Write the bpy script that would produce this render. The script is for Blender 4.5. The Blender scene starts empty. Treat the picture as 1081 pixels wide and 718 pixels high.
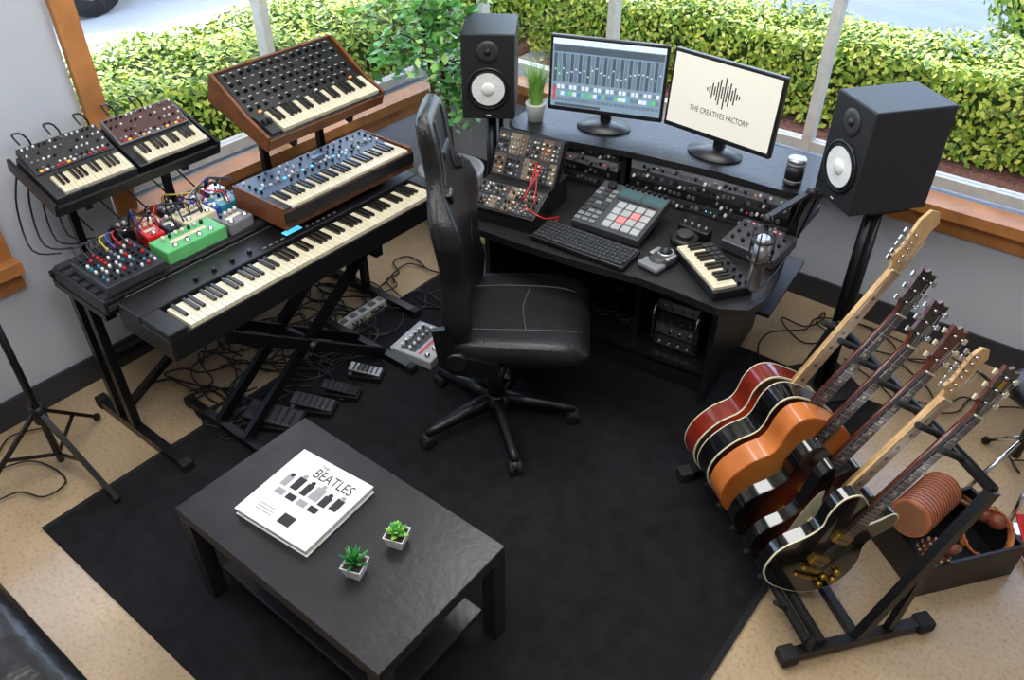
import bpy,bmesh,math,random
from mathutils import Matrix,Vector,Euler
random.seed(7)
R=math.radians
sc=bpy.context.scene
def lin(c):
    return tuple(((v/255)/12.92 if v/255<=.04045 else ((v/255+.055)/1.055)**2.4) for v in c)
MATS={}
def mat(name,col,rough=.5,metal=0,es=0,var=.08,scale=25,bump=0,bscale=200,spec=.5,coat=0):
    if name in MATS: return MATS[name]
    m=bpy.data.materials.new(name); m.use_nodes=True
    nt=m.node_tree; b=nt.nodes['Principled BSDF']; l=lin(col)
    tc=nt.nodes.new('ShaderNodeTexCoord')
    n=nt.nodes.new('ShaderNodeTexNoise'); n.inputs['Scale'].default_value=scale; n.inputs['Detail'].default_value=4
    nt.links.new(tc.outputs['Object'],n.inputs['Vector'])
    r=nt.nodes.new('ShaderNodeValToRGB')
    r.color_ramp.elements[0].position=.3; r.color_ramp.elements[1].position=.7
    r.color_ramp.elements[0].color=tuple(v*(1-var) for v in l)+(1,)
    r.color_ramp.elements[1].color=tuple(min(1,v*(1+var)) for v in l)+(1,)
    nt.links.new(n.outputs['Fac'],r.inputs['Fac']); nt.links.new(r.outputs['Color'],b.inputs['Base Color'])
    b.inputs['Roughness'].default_value=rough; b.inputs['Metallic'].default_value=metal
    b.inputs['Specular IOR Level'].default_value=spec; b.inputs['Coat Weight'].default_value=coat
    if es:
        nt.links.new(r.outputs['Color'],b.inputs['Emission Color']); b.inputs['Emission Strength'].default_value=es
    if bump:
        n2=nt.nodes.new('ShaderNodeTexNoise'); n2.inputs['Scale'].default_value=bscale; n2.inputs['Detail'].default_value=3
        nt.links.new(tc.outputs['Object'],n2.inputs['Vector'])
        bp=nt.nodes.new('ShaderNodeBump'); bp.inputs['Strength'].default_value=bump; bp.inputs['Distance'].default_value=.01
        nt.links.new(n2.outputs['Fac'],bp.inputs['Height']); nt.links.new(bp.outputs['Normal'],b.inputs['Normal'])
    MATS[name]=m; return m
def T(x=0,y=0,z=0,rx=0,ry=0,rz=0):
    return Matrix.Translation((x,y,z))@Euler((R(rx),R(ry),R(rz)),'XYZ').to_matrix().to_4x4()
PROF=Matrix(((0,0,1,0),(1,0,0,0),(0,1,0,0),(0,0,0,1)))
class Ob:
    def __init__(s,name): s.name=name; s.v=[]; s.f=[]; s.fm=[]; s.fs=[]; s.mats=[]; s.M=Matrix()
    def mi(s,m):
        if m not in s.mats: s.mats.append(m)
        return s.mats.index(m)
    def add(s,vs,fs,m,smooth=False,M=None):
        A=s.M if M is None else s.M@M
        o=len(s.v); s.v+=[A@Vector(p) for p in vs]; k=s.mi(m)
        for i,f in enumerate(fs):
            s.f.append([o+j for j in f]); s.fm.append(k); s.fs.append(smooth if isinstance(smooth,bool) else smooth[i])
    def box(s,c,d,m,rot=(0,0,0),bev=0):
        M=T(*c,*rot); x,y,z=[q/2 for q in d]
        vs=[(i,j,k) for i in(-x,x) for j in(-y,y) for k in(-z,z)]
        fs=[(0,1,3,2),(4,6,7,5),(0,4,5,1),(2,3,7,6),(0,2,6,4),(1,5,7,3)]
        if bev:
            bm=bmesh.new(); bv=[bm.verts.new(p) for p in vs]
            for f in fs: bm.faces.new([bv[i] for i in f])
            bmesh.ops.bevel(bm,geom=bm.edges[:],offset=bev,segments=2 if bev<.02 else 4,profile=.5,affect='EDGES')
            bm.verts.index_update(); vs=[tuple(v.co) for v in bm.verts]; fs=[[v.index for v in f.verts] for f in bm.faces]; bm.free()
            s.add(vs,fs,m,bev>=.02,M)
        else: s.add(vs,fs,m,False,M)
    def lathe(s,prof,m,M=None,seg=20,smooth=True,cap=True):
        vs=[];fs=[];sm=[]
        for r,z in prof:
            for i in range(seg):
                a=2*math.pi*i/seg; vs.append((r*math.cos(a),r*math.sin(a),z))
        for k in range(len(prof)-1):
            for i in range(seg):
                j=(i+1)%seg; fs.append((k*seg+i,k*seg+j,(k+1)*seg+j,(k+1)*seg+i)); sm.append(smooth)
        if cap:
            fs.append(list(range(seg))[::-1]); sm.append(False)
            fs.append([(len(prof)-1)*seg+i for i in range(seg)]); sm.append(False)
        s.add(vs,fs,m,sm,M)
    def cyl(s,p0,p1,r,m,r1=None,seg=14):
        p0=Vector(p0);p1=Vector(p1);d=p1-p0
        M=Matrix.Translation(p0)@d.to_track_quat('Z','Y').to_matrix().to_4x4()
        s.lathe([(r,0),(r if r1 is None else r1,d.length)],m,M,seg)
    def beam(s,p0,p1,w,h,m):
        p0=Vector(p0);p1=Vector(p1);d=p1-p0
        M=Matrix.Translation((p0+p1)/2)@d.to_track_quat('Z','Y').to_matrix().to_4x4()
        x,y,z=w/2,h/2,d.length/2
        vs=[(i,j,k) for i in(-x,x) for j in(-y,y) for k in(-z,z)]
        s.add(vs,[(0,1,3,2),(4,6,7,5),(0,4,5,1),(2,3,7,6),(0,2,6,4),(1,5,7,3)],m,False,M)
    def sph(s,c,r,m,sz=1,seg=14,M=None):
        n=8
        s.lathe([(max(1e-4,r*math.sin(math.pi*i/n)),-r*sz*math.cos(math.pi*i/n)) for i in range(n+1)],m,(M or Matrix())@Matrix.Translation(c),seg)
    def torus(s,c,R0,r,m,rot=(0,0,0),seg=24,rs=8):
        vs=[];fs=[]
        for i in range(seg):
            a=2*math.pi*i/seg
            for j in range(rs):
                b=2*math.pi*j/rs; q=R0+r*math.cos(b); vs.append((q*math.cos(a),q*math.sin(a),r*math.sin(b)))
        for i in range(seg):
            for j in range(rs):
                fs.append((i*rs+j,((i+1)%seg)*rs+j,((i+1)%seg)*rs+(j+1)%rs,i*rs+(j+1)%rs))
        s.add(vs,fs,m,True,T(*c,*rot))
    def tube(s,pts,r,m,seg=6,sub=4):
        P=[Vector(p) for p in pts]
        if sub>1 and len(P)>2:
            Q=[]
            for i in range(len(P)-1):
                a=P[max(i-1,0)];b=P[i];c=P[i+1];d=P[min(i+2,len(P)-1)]
                for k in range(sub):
                    t=k/sub; Q.append(.5*((2*b)+(c-a)*t+(2*a-5*b+4*c-d)*t*t+(3*b-a-3*c+d)*t**3))
            Q.append(P[-1]); P=Q
        vs=[];fs=[];up=Vector((0,0,1));n=None
        for i,p in enumerate(P):
            t=(P[min(i+1,len(P)-1)]-P[max(i-1,0)])
            if t.length<1e-9: t=Vector((0,0,1))
            t.normalize()
            if n is None:
                n=t.cross(up) if abs(t.dot(up))<.95 else t.cross(Vector((1,0,0)))
            n=(n-t*n.dot(t)); n.normalize(); b=t.cross(n)
            for j in range(seg):
                a=2*math.pi*j/seg; vs.append(p+n*r*math.cos(a)+b*r*math.sin(a))
        for i in range(len(P)-1):
            for j in range(seg):
                k=(j+1)%seg; fs.append((i*seg+j,i*seg+k,(i+1)*seg+k,(i+1)*seg+j))
        fs.append(list(range(seg))[::-1]); fs.append([(len(P)-1)*seg+j for j in range(seg)])
        s.add(vs,fs,m,True)
    def prism(s,poly,z0,z1,m,M=None,mtop=None,smooth=False):
        n=len(poly); vs=[(p[0],p[1],z0) for p in poly]+[(p[0],p[1],z1) for p in poly]
        s.add(vs,[(i,(i+1)%n,n+(i+1)%n,n+i) for i in range(n)],m,smooth,M)
        s.add(vs,[list(range(n))[::-1]],m,False,M)
        s.add(vs,[list(range(n,2*n))],mtop or m,False,M)
    def loft(s,rings,m,M=None):
        n=len(rings[0]); vs=[p for r in rings for p in r]; fs=[]
        for k in range(len(rings)-1):
            for i in range(n):
                j=(i+1)%n; fs.append((k*n+i,k*n+j,(k+1)*n+j,(k+1)*n+i))
        fs.append(list(range(n))[::-1]); fs.append([(len(rings)-1)*n+i for i in range(n)])
        s.add(vs,fs,m,True,M)
    def rect(s,x,y,w,h,z,m,M=None):
        s.add([(x-w/2,y-h/2,z),(x+w/2,y-h/2,z),(x+w/2,y+h/2,z),(x-w/2,y+h/2,z)],[(0,1,2,3)],m,False,M)
    def text(s,t,x,y,z,w,m,M=None,sy=1):
        cu=bpy.data.curves.new('t','FONT'); cu.body=t; cu.align_x='CENTER'; cu.align_y='CENTER'
        ob=bpy.data.objects.new('t',cu); sc.collection.objects.link(ob)
        dg=bpy.context.evaluated_depsgraph_get(); me=bpy.data.meshes.new_from_object(ob.evaluated_get(dg))
        xs=[v.co.x for v in me.vertices]; k=w/(max(xs)-min(xs))
        s.add([(x+v.co.x*k,y+v.co.y*k*sy,z) for v in me.vertices],[tuple(p.vertices) for p in me.polygons],m,False,M)
        bpy.data.objects.remove(ob); bpy.data.meshes.remove(me); bpy.data.curves.remove(cu)
    def done(s,M=None):
        me=bpy.data.meshes.new(s.name); me.from_pydata([tuple(v) for v in s.v],[],s.f)
        for m in s.mats: me.materials.append(m)
        me.polygons.foreach_set('material_index',s.fm); me.polygons.foreach_set('use_smooth',s.fs); me.update()
        ob=bpy.data.objects.new(s.name,me); sc.collection.objects.link(ob)
        if M is not None: ob.matrix_world=M
        return ob
# ---------------- materials
black=mat('black_plastic',(22,22,24),.38)
blackm=mat('black_metal',(19,19,21),.35,.2)
blackw=mat('black_wood',(25,24,26),.4,bump=.15,bscale=60)
rubber=mat('rubber',(16,16,16),.7)
leather=mat('black_leather',(22,22,24),.33,bump=.25,bscale=120)
seam=mat('seam_grey',(70,70,74),.6)
white=mat('white_plastic',(228,226,220),.4)
ivory=mat('ivory_keys',(222,212,184),.3)
kblack=mat('black_keys',(12,12,13),.3)
silver=mat('silver',(190,190,192),.3,.9)
chrome=mat('chrome',(210,210,212),.15,1)
grey=mat('grey_plastic',(120,122,126),.45)
dgrey=mat('dark_grey',(50,51,54),.45)
wood=mat('walnut_wood',(116,68,38),.42,var=.3,scale=12)
dwood=mat('dark_walnut_wood',(84,46,28),.42,var=.3,scale=12)
orangewood=mat('window_wood',(186,124,70),.45,var=.22,scale=8)
gold=mat('gold',(205,160,70),.3,.9)
red=mat('red_paint',(205,34,32),.35)
green=mat('green_paint',(100,186,112),.35)
teal=mat('teal_paint',(50,136,160),.35)
cream=mat('cream',(222,212,178),.4)
ledr=mat('led_red',(255,50,40),.5,es=1.5); ledg=mat('led_green',(70,235,100),.5,es=1); ledb=mat('led_blue',(90,200,255),.5,es=1.2)
ledo=mat('led_orange',(255,150,50),.5,es=1)
knobm=mat('knob_black',(18,18,20),.3); knobw=mat('knob_white',(220,220,215),.4)
yel=mat('cable_yellow',(210,180,60),.5); blu=mat('cable_blue',(50,80,170),.5)
# ---------------- room
def noise_floor():
    m=bpy.data.materials.new('polished_concrete'); m.use_nodes=True; nt=m.node_tree; b=nt.nodes['Principled BSDF']
    tc=nt.nodes.new('ShaderNodeTexCoord')
    n=nt.nodes.new('ShaderNodeTexNoise'); n.inputs['Scale'].default_value=1.6; n.inputs['Detail'].default_value=9
    v=nt.nodes.new('ShaderNodeTexNoise'); v.inputs['Scale'].default_value=70; v.inputs['Detail'].default_value=4
    r=nt.nodes.new('ShaderNodeValToRGB'); e=r.color_ramp.elements
    e[0].position=.3; e[0].color=lin((160,136,106))+(1,); e[1].position=.7; e[1].color=lin((198,174,140))+(1,)
    r2=nt.nodes.new('ShaderNodeValToRGB'); e=r2.color_ramp.elements
    e[0].position=.3; e[0].color=(.66,.62,.57,1); e[1].position=.5; e[1].color=(1,1,1,1)
    mx=nt.nodes.new('ShaderNodeMixRGB'); mx.blend_type='MULTIPLY'; mx.inputs[0].default_value=.7
    for k in (n,v): nt.links.new(tc.outputs['Object'],k.inputs['Vector'])
    nt.links.new(n.outputs['Fac'],r.inputs['Fac']); nt.links.new(v.outputs['Fac'],r2.inputs['Fac'])
    nt.links.new(r.outputs['Color'],mx.inputs[1]); nt.links.new(r2.outputs['Color'],mx.inputs[2]); nt.links.new(mx.outputs[0],b.inputs['Base Color'])
    b.inputs['Roughness'].default_value=.24; b.inputs['Coat Weight'].default_value=.15; return m
concrete=noise_floor()
wallm=mat('wall_paint',(190,194,203),.85,var=.03,scale=3)
ceilm=mat('ceiling_paint',(225,225,225),.9)
basem=mat('baseboard_dark',(48,50,56),.5)
framem=mat('window_frame_white',(205,205,200),.5)
def simple(name,boxes):
    o=Ob(name)
    for c,d,m in boxes: o.box(c,d,m)
    return o.done()
XW,YN,XE,YS,ZC=-3.34,3.80,3.2,-2.6,3.2
simple('floor',[(((XW+XE)/2,(YN+YS)/2,-.05),(XE-XW+.6,YN-YS+.6,.1),concrete)])
simple('ceiling_with_sun_block',[(((XW+XE)/2-.5,(YN+YS)/2+.5,ZC+.05),(XE-XW+1.6+.6,YN-YS+1.6+.6,.1),ceilm)])  # room ceiling, plus an unseen overhang added outside to block direct sun
simple('wall_east',[((XE+.1,(YN+YS)/2,ZC/2),(.2,YN-YS+.4,ZC),wallm)])
simple('wall_south',[(((XW+XE)/2,YS-.1,ZC/2),(XE-XW+.4,.2,ZC),wallm)])
SZ=.72
simple('wall_west',[((XW-.1,(YN+YS)/2,SZ/2),(.2,YN-YS+.4,SZ),wallm),
 ((XW-.1,1.18,(SZ+ZC)/2),(.2,.46,ZC-SZ),wallm),((XW-.1,-1.6,(SZ+ZC)/2),(.2,2.0,ZC-SZ),wallm),
 ((XW-.1,(YN+YS)/2,2.95),(.2,YN-YS+.4,.5),wallm)])
simple('wall_north',[(((XW+XE)/2,YN+.1,SZ/2),(XE-XW+.4,.2,SZ),wallm),(((XW+XE)/2,YN+.1,2.95),(XE-XW+.4,.2,.5),wallm),((2.4,YN+.1,1.7),(1.6,.2,2.0),wallm)])
simple('baseboard_west',[((XW+.008,(YN+YS)/2,.065),(.016,YN-YS,.13),basem)])
simple('baseboard_north',[(((XW+XE)/2,YN-.008,.065),(XE-XW,.016,.13),basem)])
simple('trim_1',[((XW+.03,2.63,SZ+.0),(.12,2.34,.05),orangewood),((XW+.012,2.63,SZ-.07),(.03,2.34,.1),orangewood),((XW+.015,1.46,1.75),(.03,.09,2.05),orangewood),((XW-.06,1.50,1.75),(.13,.02,2.05),orangewood)])
simple('trim_2',[((XW+.03,.2,SZ+.0),(.12,1.5,.05),orangewood),((XW+.012,.2,SZ-.07),(.03,1.5,.1),orangewood),((XW+.015,.90,1.75),(.03,.09,2.05),orangewood)])
simple('trim_3',[((-.85,YN-.03,SZ+.0),(4.9,.14,.05),orangewood),((-.85,YN-.012,SZ-.07),(4.9,.03,.11),orangewood)])
glass=bpy.data.materials.new('window_glass'); glass.use_nodes=True
nt=glass.node_tree; nt.nodes.clear(); o_=nt.nodes.new('ShaderNodeOutputMaterial'); t_=nt.nodes.new('ShaderNodeBsdfTransparent'); g_=nt.nodes.new('ShaderNodeBsdfGlossy'); x_=nt.nodes.new('ShaderNodeMixShader')
x_.inputs[0].default_value=.03; g_.inputs['Roughness'].default_value=.02; nt.links.new(t_.outputs[0],x_.inputs[1]); nt.links.new(g_.outputs[0],x_.inputs[2]); nt.links.new(x_.outputs[0],o_.inputs[0])
def window(name,pts,z0,z1,axis,c,muls):
    o=Ob(name); a,b=pts
    def bx(p,q,za,zb,t,m):
        if axis=='x': o.box(((p+q)/2,c,(za+zb)/2),(abs(q-p),t,zb-za),m)
        else: o.box((c,(p+q)/2,(za+zb)/2),(t,abs(q-p),zb-za),m)
    bx(a,b,z0,z0+.05,.06,framem); bx(a,b,z1-.05,z1,.06,framem); bx(a,b,z0+.05,z1-.05,.006,glass)
    for m in muls: bx(m-.022,m+.022,z0,z1,.07,framem)
    return o.done()
window('window_1',(1.51,YN),SZ+.025,2.7,'y',XW-.12,[1.53,2.43,3.78])
window('window_2',(-.6,.95),SZ+.025,2.7,'y',XW-.12,[-.57,.15,.93])
window('window_3',(XW,1.6),SZ+.025,2.7,'x',YN+.12,[-3.32,-2.39,-1.21,-.03,1.15,1.58])
# ---------------- outside
simple('driveway',[((8.1,12.95,.3),(23,14.4,.4),mat('asphalt_blue',(104,118,132),.8,var=.1,scale=4))])
simple('outside_ground',[((-14,2,.29),(20.2,28,.4),mat('pale_concrete',(222,220,214),.8,var=.05,scale=2)),((7.5,4.95,.28),(23,1.7,.4),MATS['pale_concrete'])])
mul=mat('mulch',(150,104,96),.95,var=.4,scale=40,bump=.6,bscale=60)
simple('mulch_bed',[((-.1,4.75,.50),(6.6,1.3,.04),mul)]); simple('mulch_bed',[((-4.15,1.6,.515),(1.0,7.2,.04),mul)])
def leafmat(name,c0,c1,c2):
    m=bpy.data.materials.new(name); m.use_nodes=True; nt=m.node_tree; b=nt.nodes['Principled BSDF']
    ge=nt.nodes.new('ShaderNodeNewGeometry'); r=nt.nodes.new('ShaderNodeValToRGB')
    r.color_ramp.elements[0].color=lin(c0)+(1,); r.color_ramp.elements[1].color=lin(c2)+(1,)
    e=r.color_ramp.elements.new(.5); e.color=lin(c1)+(1,)
    nt.links.new(ge.outputs['Random Per Island'],r.inputs['Fac']); nt.links.new(r.outputs['Color'],b.inputs['Base Color']); b.inputs['Roughness'].default_value=.5
    return m
leafm=leafmat('hedge_leaves',(74,116,28),(156,190,54),(228,230,110))
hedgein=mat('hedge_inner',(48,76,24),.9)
def leaf(V,F,p,s,n):
    d=Vector((random.uniform(-1,1),random.uniform(-1,1),random.uniform(-1,1))); d=d-n*d.dot(n)*.7
    if d.length<.05: d=Vector((1,0,0))
    d.normalize(); w=n.cross(d)
    if w.length<.05: w=Vector((0,1,0))
    w.normalize(); o=len(V)
    V+= [p-d*s*.5,p+w*s*.28,p+d*s*.5,p-w*s*.28]; F.append((o,o+1,o+2,o+3))
def hedge(name,x0,x1,y0,y1,z0,z1,n,s=.04):
    V=[];F=[]
    A=[(x1-x0)*(y1-y0),(x1-x0)*(z1-z0),(y1-y0)*(z1-z0)]
    for i in range(n):
        k=random.choices(range(4),[A[0]*1.3,A[1],A[1]*.2,A[2]*2])[0]
        x=random.uniform(x0,x1);y=random.uniform(y0,y1);z=random.uniform(z0,z1);nn=Vector((0,0,1))
        if k==0: z=z1+.05*math.sin(x*6)*math.cos(y*7)+random.uniform(-.07,.04)
        elif k==1: y=y0+random.uniform(-.04,.06); nn=Vector((0,-1,0))
        elif k==2: y=y1+random.uniform(-.06,.04); nn=Vector((0,1,0))
        else:
            x=random.choice((x0,x1))+random.uniform(-.05,.05); nn=Vector((1 if x>(x0+x1)/2 else -1,0,0))
        nn=nn+Vector((random.uniform(-.8,.8),random.uniform(-.8,.8),random.uniform(-.1,1.1))); nn.normalize()
        leaf(V,F,Vector((x,y,z)),s*random.uniform(.7,1.3),nn)
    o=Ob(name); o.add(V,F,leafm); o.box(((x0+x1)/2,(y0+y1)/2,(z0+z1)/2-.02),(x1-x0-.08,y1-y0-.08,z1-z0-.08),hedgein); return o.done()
hedge('hedge',-3.55,1.5,4.72,5.32,.55,1.0,30000)
hedge('hedge',-4.6,-3.74,.2,5.3,.56,1.0,30000)
def shrub(name,c,rad,n,s):
    V=[];F=[]
    for i in range(n):
        d=Vector((random.gauss(0,1),random.gauss(0,1),random.gauss(0,1))); d.normalize()
        leaf(V,F,Vector(c)+d*rad*random.uniform(.75,1),s,d)
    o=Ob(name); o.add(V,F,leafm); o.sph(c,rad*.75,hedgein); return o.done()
shrub('shrub',(-.6,6.7,1.01),.5,2200,.07)
def car(name,x,y,rz,paint):
    o=Ob(name); P=[(-2.2,.35),(-2.2,.8),(-1.7,.92),(-1.2,1.0),(-.6,1.42),(.8,1.45),(1.5,1.02),(2.15,.9),(2.25,.5),(2.2,.3),(1.8,.25),(-1.8,.25)]
    M=T(0,0,0,90,0,0)
    o.prism(P,-.85,.85,paint,M)
    for sx in(-1.35,1.4):
        for sy in(-.88,.88): 
            o.cyl((sx,sy-.1,.33),(sx,sy+.1,.33),.33,rubber,seg=20); o.cyl((sx,sy-.11,.33),(sx,sy+.11,.33),.2,silver,seg=12)
    o.prism([(-1.05,1.02),(-.55,1.36),(.1,1.38),(.1,1.02)],-.86,.86,black,M); o.prism([(.18,1.02),(.18,1.38),(.75,1.38),(1.3,1.04)],-.86,.86,black,M)
    return o.done(T(x,y,.495,0,0,rz))
car('car',-7.9,4.65,90,mat('car_white',(230,230,232),.25,coat=.5)); car('car',-6.9,9.6,70,mat('car_purple',(60,50,110),.25,coat=.5))
# ---------------- rug
rugm=mat('rug_black',(31,31,34),.95,var=.25,scale=14,bump=.5,bscale=400,spec=.15)
o=Ob('area_rug'); o.box((-1.52,1.82,.006),(2.3,2.70,.012),rugm,bev=.004)
for x in(-2.66,-.38): o.box((x,1.82,.008),(.022,2.70,.010),mat('rug_binding',(22,22,24),.9))
o.done()
# ---------------- coffee table
o=Ob('coffee_table'); tw=mat('table_black_brown',(38,36,38),.31,var=.25,scale=9,bump=.1,bscale=40)
o.box((0,0,.425),(.93,.54,.05),tw,bev=.003)
for i in(-1,1):
    for j in(-1,1): o.box((i*.438,j*.243,.2),(.054,.054,.4),tw,bev=.002)
o.box((0,0,.12),(.82,.43,.02),tw,bev=.002)
o.done(T(-1.465,.962,0.012))
o=Ob('record_book'); 
o.box((0,0,.004),(.31,.31,.003),white); o.box((0,0,.016),(.302,.302,.022),mat('paper',(225,220,205),.8)); o.box((0,0,.029),(.31,.31,.004),mat('book_cover',(222,222,218),.35,coat=.3))
ink=mat('ink',(28,28,30),.5); inkg=mat('ink_grey',(150,150,152),.5)
o.text('THE',-.03,.128,.0315,.03,ink); o.text('BEATLES',.035,.095,.0315,.16,ink,sy=1.3)
for i,(w,h,y) in enumerate([(.026,.045,.02),(.03,.055,.03),(.026,.05,.025),(.038,.055,.03),(.03,.045,.02),(.03,.05,.03)]):
    o.rect(-.10+i*.042,y,w,h,.0315,ink if i%3 else inkg); o.sph((-.10+i*.042,y+h*.62,.0315),.009,inkg if i%2 else ink,.04,seg=10)
for i in range(4): o.rect(-.085+i*.048,-.025,.036,.024,.0316,ink if i%2 else inkg)
o.rect(.02,-.10,.05,.04,.0316,ink)
for i in range(3): o.rect(-.07,-.09-.012*i,.07,.003,.0316,inkg)
o.done(T(-1.61,.965,.463,0,0,5))
def succulent(x,y,cols,n,ln,wd,up):
    o=Ob('potted_succulent'); pw=mat('pot_white',(225,222,216),.4)
    p=[(-.022,-.022),(.022,-.022),(.022,.022),(-.022,.022)]
    rg=[[Vector((a*k,b*k,z)) for a,b in p] for k,z in((1,0),(1.5,.05),(1.38,.05),(1.3,.042))]
    vs=[v for r_ in rg for v in r_]; fs=[(k*4+i,k*4+(i+1)%4,(k+1)*4+(i+1)%4,(k+1)*4+i) for k in range(3) for i in range(4)]+[(3,2,1,0)]
    o.add(vs,fs,pw); o.rect(0,0,.057,.057,.043,mat('soil',(60,44,34),.9))
    for i in range(n):
        a=i*2.4; t=i/n; e=R(up[0]+(up[1]-up[0])*t); L=ln*(1-.35*t)
        d=Vector((math.cos(a)*math.cos(e),math.sin(a)*math.cos(e),math.sin(e))); s_=Vector((-math.sin(a),math.cos(a),0)); u=s_.cross(d)
        b0=Vector((0,0,.045+.012*t)); m=cols[i%2]
        rings=[]
        for q,w in((0,.5),(.35,1),(.7,.8),(.95,.2),(1,.02)):
            c=b0+d*L*q+Vector((0,0,.004))*q; rings.append([c+s_*wd*w,c+u*wd*.4*w,c-s_*wd*w,c-u*wd*.4*w])
        o.loft(rings,m)
    return o.done(T(x,y,.463,0,0,20))
g1=mat('succulent_green',(70,150,60),.4);g2=mat('succulent_light',(140,200,80),.4);g3=mat('succulent_dark',(30,110,60),.4)
succulent(-1.285,.88,[g3,g1],22,.06,.0065,(20,80)); succulent(-1.265,1.035,[g2,g1],20,.042,.011,(10,75))
# ---------------- gaming chair (front = -Y local)
o=Ob('gaming_chair')
def sect(w,d,zc,yc,bol,n=28,pw=.55):
    out=[]
    for i in range(n):
        a=2*math.pi*i/n; c=math.cos(a); s_=math.sin(a)
        x=w*math.copysign(abs(c)**pw,c); y=d*math.copysign(abs(s_)**pw,s_)
        if s_<0: y-=bol*(abs(x)/w)**3*abs(s_)**.3
        out.append((x,y))
    return out
o.M=T(.06,-.05,.035)
prof=[(.41,.17,.03,.205,.0),(.44,.205,.045,.21,.03),(.52,.245,.048,.21,.08),(.62,.25,.045,.205,.09),(.72,.235,.04,.205,.065),(.82,.235,.04,.208,.06),(.92,.262,.04,.216,.08),(.99,.275,.038,.226,.085),(1.05,.255,.034,.238,.07),(1.10,.195,.03,.248,.035),(1.15,.155,.03,.255,.025),(1.21,.145,.032,.263,.025),(1.28,.15,.032,.272,.025),(1.34,.14,.03,.280,.015),(1.365,.11,.02,.283,.0)]
rings=[[Vector((x,y+yy,z)) for x,yy in sect(w,d,z,y,b_)] for z,w,d,y,b_ in prof]
o.loft(rings,leather)
for sx in(-1,1):
    o.tube([(sx*w*.55,y-d*1.0-.006,z) for z,w,d,y,b_ in prof[2:-1]],.004,seam)
    o.tube([(sx*w*.99,y-.012,z) for z,w,d,y,b_ in prof[1:-1]],.003,black)
slotm=mat('slot_plastic',(10,10,10),.4)
o.box((0,.252,1.20),(.13,.075,.04),slotm,rot=(-8,0,0),bev=.01)
for sx in(-1,1): o.box((sx*.135,.222,1.09),(.05,.082,.05),slotm,rot=(-8,sx*25,0),bev=.01)
rings=[]
for y,w,d,zc,b_ in [(.24,.2,.03,.455,.0),(.21,.25,.05,.46,.02),(.1,.265,.055,.46,.04),(-.05,.272,.055,.463,.045),(-.2,.275,.055,.467,.04),(-.29,.265,.05,.465,.02),(-.325,.24,.035,.457,.0),(-.335,.2,.015,.45,0)]:
    rings.append([Vector((-x,y,zc-yy)) for x,yy in sect(w,d,0,0,b_)])
o.loft(rings,leather)
for sx in(-1,1): o.tube([(sx*.15,.16,.517),(sx*.155,0,.525),(sx*.15,-.2,.527),(sx*.13,-.3,.51)],.003,seam)
o.tube([(-.15,-.08,.524),(0,-.06,.524),(.15,-.08,.524)],.003,seam)
for sx in(-1,1):
    o.prism([(.02,.37),(.02,.44),(.16,.47),(.22,.60),(.27,.59),(.25,.42),(.2,.38)],sx*.262-.014,sx*.262+.014,blackm,PROF); o.cyl((sx*.245,.18,.45),(sx*.29,.18,.45),.04,black)
o.box((0,0,.385),(.2,.28,.05),blackm,bev=.01); o.box((0,0,.405),(.46,.34,.02),blackm); o.tube([(-.1,0,.38),(-.2,-.02,.37),(-.27,-.02,.37)],.007,blackm)
o.M=T(0,0,0)
o.cyl((0,0,.3),(.02,-.01,.42),.028,chrome); o.cyl((0,0,.14),(0,0,.31),.036,black); o.lathe([(.06,.08),(.06,.12),(.04,.15)],black)
for k in range(5):
    o.M=T(0,0,0,0,0,k*72-18)
    rings=[]
    for x,w,h,z in((.03,.030,.03,.115),(.15,.026,.024,.11),(.3,.02,.016,.085),(.345,.016,.014,.078)): rings.append([Vector((x,-w,z-h)),Vector((x,w,z-h)),Vector((x,w*.7,z+h)),Vector((x,-w*.7,z+h))])
    o.loft(rings,black)
    for sy in(-1,1): o.lathe([(.018,-.011),(.031,-.008),(.031,.008),(.018,.011)],rubber,T(.34,sy*.017,.031,90,0,0))
    o.cyl((.33,0,.03),(.33,0,.07),.01,blackm); o.lathe([(.024,-.018),(.024,.018)],dgrey,T(.335,0,.042,90,0,0))
o.M=Matrix()
o.done(T(-1.69,2.03,.012,0,0,124))
# ---------------- keyboards helper
def keys(o,x0,y0,z,W,D,n,off=0,wm=ivory):
    kw=W/n
    for i in range(n): o.box((x0+kw*(i+.5),y0+D/2,z),(kw*.93,D,.018),wm)
    for i in range(n-1):
        if (i+off)%7 in(0,1,3,4,5): o.box((x0+kw*(i+1),y0+D*.69,z+.012),(kw*.52,D*.62,.016),kblack)
def knobs(o,x0,x1,nx,y0,y1,ny,z,r,ms,h=.016,skip=0):
    for i in range(nx):
        for j in range(ny):
            if random.random()<skip: continue
            x=x0+(x1-x0)*(i/(nx-1) if nx>1 else .5); y=y0+(y1-y0)*(j/(ny-1) if ny>1 else .5)
            o.lathe([(r,0),(r*.8,h)],random.choice(ms),T(x,y,z),seg=8)
o=Ob('digital_piano')
o.box((0,0,.045),(1.44,.34,.09),black,bev=.006); o.box((0,.09,.10),(1.44,.155,.035),black,bev=.006)
for sx in(-1,1): o.box((sx*.68,-.08,.10),(.075,.18,.04),black,bev=.006)
keys(o,-.625,-.16,.1,1.27,.15,52,5)
o.box((0,-.167,.07),(1.28,.008,.05),black)
o.rect(.02,.065,.085,.035,.1185,ledb); 
for i in range(10): o.box((-.14+i*.03+(.1 if i>3 else 0)+.0,.04,.119),(.014,.008,.004),grey)
knobs(o,-.45,-.2,4,.06,.06,1,.117,.01,[knobm])
o.rect(0,.165,1.36,.003,.118,grey)
o.done(T(-2.49,1.735,.656,0,0,90))
o=Ob('keyboard_x_stand')
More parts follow.
